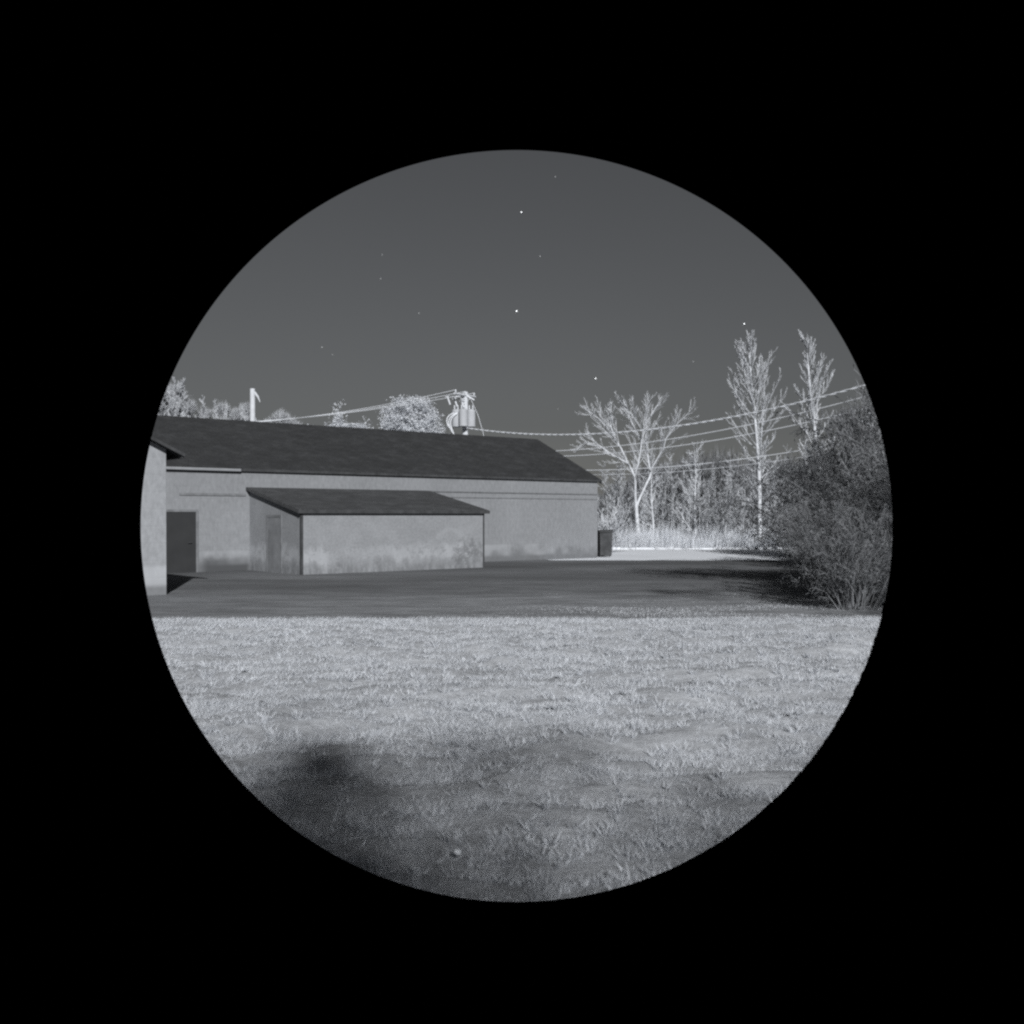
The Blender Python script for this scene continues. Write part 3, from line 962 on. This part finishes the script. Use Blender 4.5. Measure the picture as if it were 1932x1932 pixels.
# dark evergreens and trees behind the thicket
DK = (M['barkdark'], M['brush'])
evergreen(121, 7.4, blobcloud(121, 26, 0, 4.0, 2.8, 3.0, 0.8, 1.2), 7000, 0.075, (15.2, 40, -0.06), 'large dull brushy tree at the right edge, tallest in the thicket', DK, 'brushy_tree', 0.14, True)
for i, (x, y, h_, w_, lab) in enumerate([(13.9, 40, 7.2, 1.9, 'dull bare tree at right edge, left of the other two tall ones'), (15.8, 43, 8.0, 2.2, 'tall dull bare tree at the right edge behind the thicket'),
                                         (17.6, 47, 8.2, 2.2, 'dull bare tree at the far right behind the leaning tree'), (13.7, 46, 5.6, 1.5, 'lower dull bare tree in front of the leaning pale tree'),
                                         (11.6, 36, 5.2, 2.0, 'low dull bare tree rising from the middle of the thicket'), (14.0, 38.5, 9.0, 2.4, 'tall faint bare tree at the right rim above the wires'), (15.0, 53, 4.6, 1.4, 'dull bare tree just right of the tallest trunk')]):
    midtree(300 + i, h_, 0.09, w_, 44, 0.1, 0.08).build('bare_tree', (x, y, -0.06), (M['barkmid'], M['twigmid']) if i in (0, 2, 3) else (M['barkdark'], M['twigdark']), lab, 'tree')
evergreen(122, 6.2, blobcloud(122, 20, 0, 3.2, 2.3, 2.7, 0.7, 1.1), 4000, 0.075, (14.3, 45, -0.06), 'dull brushy tree in the thicket in front of the leaning bare tree', DK, 'brushy_tree', 0.14, True)
evergreen(123, 6.8, blobcloud(123, 20, 0, 3.6, 2.2, 2.9, 0.7, 1.1), 5000, 0.07, (12.8, 33, -0.06), 'rounded dull brushy tree low at the right edge of the thicket', DK, 'brushy_tree', 0.14, True)
evergreen(125, 5.2, blobcloud(125, 18, 0, 2.7, 2.2, 2.3, 0.6, 1.0), 12000, 0.09, (18.0, 57, -0.06), 'low dull brushy tree beside the trunk of the tallest bare tree', DK, 'brushy_tree', 0.14, True)
# far wood that reads as one mass
blb = []
rw = random.Random(9)
for i in range(230):
    Y = rw.uniform(90, 112)
    u = rw.uniform(0.01, 0.42)
    hh = 3.0 + 5.0 * min(1, max(0, (u - 0.07) / 0.07)) * rw.uniform(0.7, 1.0)
    blb.append(((Y * u, Y, hh * rw.uniform(0.35, 0.62)), (1.6, 1.6, hh * 0.40)))
fw = np_mesh('far_woods', sticks(150000, blb, 0.9, 0.030, 55, 0.22), 4, M['hedge'])
tag(fw, kind='stuff')

# evergreens behind the viewer: they throw the broken shade on the near grass and on the thicket
SHD = (M['barkmid'], M['needlesdark'])
for i, (x, y, h_, w_) in enumerate([(2.0, -40, 25.2, 3.6), (7.5, -41, 25.4, 3.6), (12.5, -40, 24.4, 3.4), (17.5, -40.5, 24.8, 3.4)]):
    evergreen(140 + i, h_, blobcloud(140 + i, 80, 0, h_ - 5.4, w_, 4.6, 0.9, 1.6), 5200, 0.21, (x, y, -0.06),
              ['tall dark evergreen far behind the viewer, leftmost of four', 'tall dark evergreen far behind the viewer, second from the left', 'tall dark evergreen far behind the viewer, third from the left',
               'tall dark evergreen far behind the viewer, rightmost of four'][i], SHD)
evergreen(152, 26.0, blobcloud(152, 40, 0, 21.5, 4.6, 4.3, 0.9, 1.6), 2400, 0.24, (17.8, -14, -0.06), 'unseen high-crowned evergreen added for shade behind the viewer to the right', SHD)  # unseen tree, added and shaped to throw shade on the right of the lot

# ------------------------------------------------------------------ utility poles and wires
P1 = Vector((PX(878, 62), 62, 0)); P2 = Vector((PX(477, 58), 58, 0))
PL = Vector((-31.5, 80, 0)); PR = Vector((15.8, 40, 0))
def pole(name, loc_, h_, r0, label, parts):
    o = empty(name, loc_)
    tag(o, label, 'utility pole')
    b = MB(); b.tube([(0, 0, -0.2), (0, 0, h_ * 0.5), (0, 0, h_)], [r0, r0 * 0.88, r0 * 0.78], 14)
    b.build('post', M['pole'], o, smooth=False)
    return o
def insulator(parent, x, y, z, s=1.0, up=True):
    b = MB()
    k = 1 if up else -1
    b.lathe([(0.02, 0), (0.05 * s, 0.02 * k), (0.05 * s, 0.05 * k), (0.03, 0.07 * k), (0.055 * s, 0.10 * k), (0.05 * s, 0.13 * k), (0.02, 0.17 * k)], (x, y, z), 10)
    b.build('insulator', M['porcelain'], parent)
p1 = pole('utility_pole', P1, 9.25, 0.215, 'pale pole carrying the transformers and crossarm behind the roof', None)
LW = (PL - P1).normalized(); cr = Vector((-LW.y, LW.x, 0))
b = MB()
a0, a1 = Vector((0, 0, 9.02)) + cr * 1.1, Vector((0, 0, 9.02)) - cr * 1.1
# crossarm seen nearly end-on, angled toward the viewer
b.tube([a0 + Vector((0, -0.2, 0)), a1 + Vector((0, -0.2, 0))], 0.07, 4)
b.tube([a0 * 0.6 + Vector((0, -0.2, 9.02 * 0.4)), Vector((0, -0.19, 8.45))], 0.025, 4)
b.tube([a1 * 0.6 + Vector((0, -0.2, 9.02 * 0.4)), Vector((0, -0.19, 8.45))], 0.025, 4)
b.build('crossarm', M['pole'], p1)
att = []
for s in (-0.95, 0.0, 0.95):
    q = Vector((0, 0, 9.1)) + cr * s + Vector((0, -0.2, 0))
    insulator(p1, q.x, q.y, q.z)
    att.append(P1 + q + Vector((0, 0, 0.15)))
for dx, dy in ((-0.52, -0.25), (0.36, -0.22), (-0.08, -0.62)):       # three transformer cans
    b = MB()
    b.lathe([(0.20, 0), (0.255, 0.03), (0.26, 0.95), (0.24, 1.02), (0.10, 1.07)], (dx, dy, 7.12), 18)
    cn = b.build('transformer', M['can'], p1, smooth=False)
    for e in (-0.1, 0.1):
        b = MB(); b.lathe([(0.03, 0), (0.05, 0.04), (0.03, 0.08), (0.05, 0.12), (0.03, 0.16), (0.045, 0.2), (0.015, 0.26)], (dx + e, dy, 8.17), 9)
        b.build('bushing', M['porcelain'], cn)
b = MB()
b.tube([(-0.55, -0.05, 7.35), (0.4, -0.05, 7.35)], 0.04, 4)
b.build('bracket', M['can'], p1)
b = MB(); b.tube([(-0.55, -0.05, 8.0), (0.4, -0.05, 8.0)], 0.04, 4)
b.build('bracket', M['can'], p1)
for k in range(3):                                                   # fuse cutouts hanging left
    x = -1.05 + 0.42 * k
    b = MB()
    b.tube([(x, -0.3, 8.95 - 0.12 * k), (x + 0.18, -0.32, 8.45 - 0.12 * k)], 0.05, 6)
    b.tube([(x - 0.12, -0.3, 8.9 - 0.12 * k), (x + 0.12, -0.3, 8.99 - 0.12 * k)], 0.03, 5)
    b.tube([(x, -0.3, 8.93 - 0.12 * k), (0, -0.2, 8.93 - 0.12 * k)], 0.022, 5)
    b.build('cutout', M['porcelain'], p1)
for k, (rx, z0) in enumerate([(0.62, 8.05), (0.5, 7.95), (0.38, 7.9)]):   # looping drip leads
    b = MB()
    pts = [(-0.45 - rx * math.sin(math.pi * i / 10), -0.45 - 0.08 * k, z0 - 1.6 * i / 10 + 0.25 * math.sin(math.pi * i / 10)) for i in range(11)]
    pts.append((-0.15, -0.2, z0 - 1.55))
    b.tube(pts, 0.026, 5)
    b.build('lead', M['wire'], p1)
b = MB()
b.tube([(0.1, -0.18, 9.0), (0.55, -0.15, 8.75)], 0.035, 5)
b.tube([(0.3, -0.1, 8.9), (0.75, -0.1, 7.9), (1.05, -0.1, 6.9), (1.2, -0.1, 6.2)], 0.012, 4)
b.build('guy_wire', M['wire'], p1)
p2 = pole('utility_pole', P2, 8.95, 0.18, 'plain pale pole behind the roof at the left', None)
b = MB(); b.tube([(0.1, 0, 8.75), (0.3, 0, 8.5), (0.42, 0, 8.2)], [0.09, 0.06, 0.02], 6)
b.build('bracket', M['pole'], p2)
pl_ = pole('utility_pole', PL, 9.3, 0.16, 'distant pale pole at the left end of the overhead wires', None)
b = MB(); b.tube([Vector((0, -0.18, 9.0)) + cr * 1.1, Vector((0, -0.18, 9.0)) - cr * 1.1], 0.06, 4); b.build('crossarm', M['pole'], pl_)
attL = [PL + Vector((0, -0.18, 9.06)) + cr * s for s in (-0.95, 0.0, 0.95)]
pr_ = pole('utility_pole', PR, 7.9, 0.15, 'pale pole hidden in the foliage at the right', None)

def span(a, b_, sag, n=40):
    return [a.lerp(b_, i / n) + Vector((0, 0, -4 * sag * (i / n) * (1 - i / n))) for i in range(n + 1)]
for k, (a, c) in enumerate(zip(att, attL)):
    b = MB(); b.tube(span(a, c, 0.7 + 0.15 * k), 0.016, 5)
    tag(b.build('overhead_wire', M['wire']), ['topmost of the three overhead wires leaving the transformer pole leftward', 'middle of the three overhead wires leaving the transformer pole leftward', 'lowest of the three overhead wires leaving the transformer pole leftward'][k],
        'wire', 'wires left of the transformer pole')
def ppt(p, z): return Vector((p.x, p.y - 0.16, z))
# twisted bundle: three strands wound round each other
b = MB()
cen = span(ppt(P1, 7.1), ppt(PR, 7.6), 1.28, 420)
for s in range(2):
    pts = []
    for i, c in enumerate(cen):
        ph = i * 2 * math.pi / 14 + s * math.pi
        pts.append(c + Vector((0.012 * math.cos(ph), 0.012 * math.cos(ph), 0.022 * math.sin(ph))))
    b.tube(pts, 0.02, 5)
tag(b.build('service_cable', M['twist']), 'thick twisted bright cable sagging across the sky, highest on the right', 'cable')
for k, (za, zb, rr, sag) in enumerate([(5.76, 7.12, 0.018, 1.0), (5.55, 6.61, 0.018, 1.0), (5.04, 5.32, 0.018, 1.0), (4.86, 5.0, 0.010, 1.0)]):
    b = MB(); b.tube(span(ppt(P1, za), ppt(PR, zb), sag), rr, 5)
    tag(b.build('overhead_wire', M['wire']), ['upper thin wire below the twisted cable, crossing the bare trees', 'second thin wire below the twisted cable', 'third thin wire, just above the far roof corner', 'faint lowest wire at the far roof corner'][k], 'wire', 'thin wires right of the roof')

# ------------------------------------------------------------------ small pale stone in the near grass
b = MB()
import bmesh
bm = bmesh.new()
bmesh.ops.create_icosphere(bm, subdivisions=2, radius=0.022)
for v in bm.verts:
    v.co *= 1 + 0.25 * noise.noise(v.co * 40)
    v.co.z *= 0.8
me = bpy.data.meshes.new('stone'); bm.to_mesh(me); bm.free(); me.materials.append(M['stone'])
st = bpy.data.objects.new('stone', me); COL.objects.link(st)
st.location = (-0.322, 5.62, relief(-0.322, 5.62) + 0.06)
tag(st, 'small pale stone lying alone in the shaded near grass', 'stone')

# ------------------------------------------------------------------ stars
stars = [(984, 401, 2.6, 'one of two close bright stars near the top, the upper'), (1019, 484, 1.8, 'small star below and right of the upper bright star'),
         (975, 587, 3.2, 'brightest star, alone in the middle of the sky'), (1048, 335, 1.8, 'faint star nearest the top of the sky'),
         (722, 481, 1.6, 'upper faint star of a pair at upper left'), (719, 526, 1.6, 'lower faint star of a pair at upper left'),
         (791, 591, 1.8, 'small star left of the brightest star'), (608, 655, 2.0, 'small star lowest at the left of the sky'),
         (628, 669, 1.4, 'tiny star beside the lowest left star'), (1404, 611, 2.8, 'bright star just above the tallest bare tree'),
         (1124, 714, 2.8, 'bright star low above the roof end'), (1308, 682, 1.6, 'faint star left of the tallest bare tree'),
         (1053, 831 - 60, 1.2, 'tiny star low above the twisted cable')]
for px, py, s, lab in stars:
    Y = 1600.0
    bm = bmesh.new()
    bmesh.ops.create_icosphere(bm, subdivisions=2, radius=0.42 * s * 0.72)
    me = bpy.data.meshes.new('star'); bm.to_mesh(me); bm.free()
    me.materials.append(M['star'] if s > 2.3 else M['faint'])
    o = bpy.data.objects.new('star', me); COL.objects.link(o)
    o.location = ((px - 975) / 1959 * Y, Y, 1.85 + (973 - py) / 1959 * Y)
    tag(o, lab, 'star', 'stars')
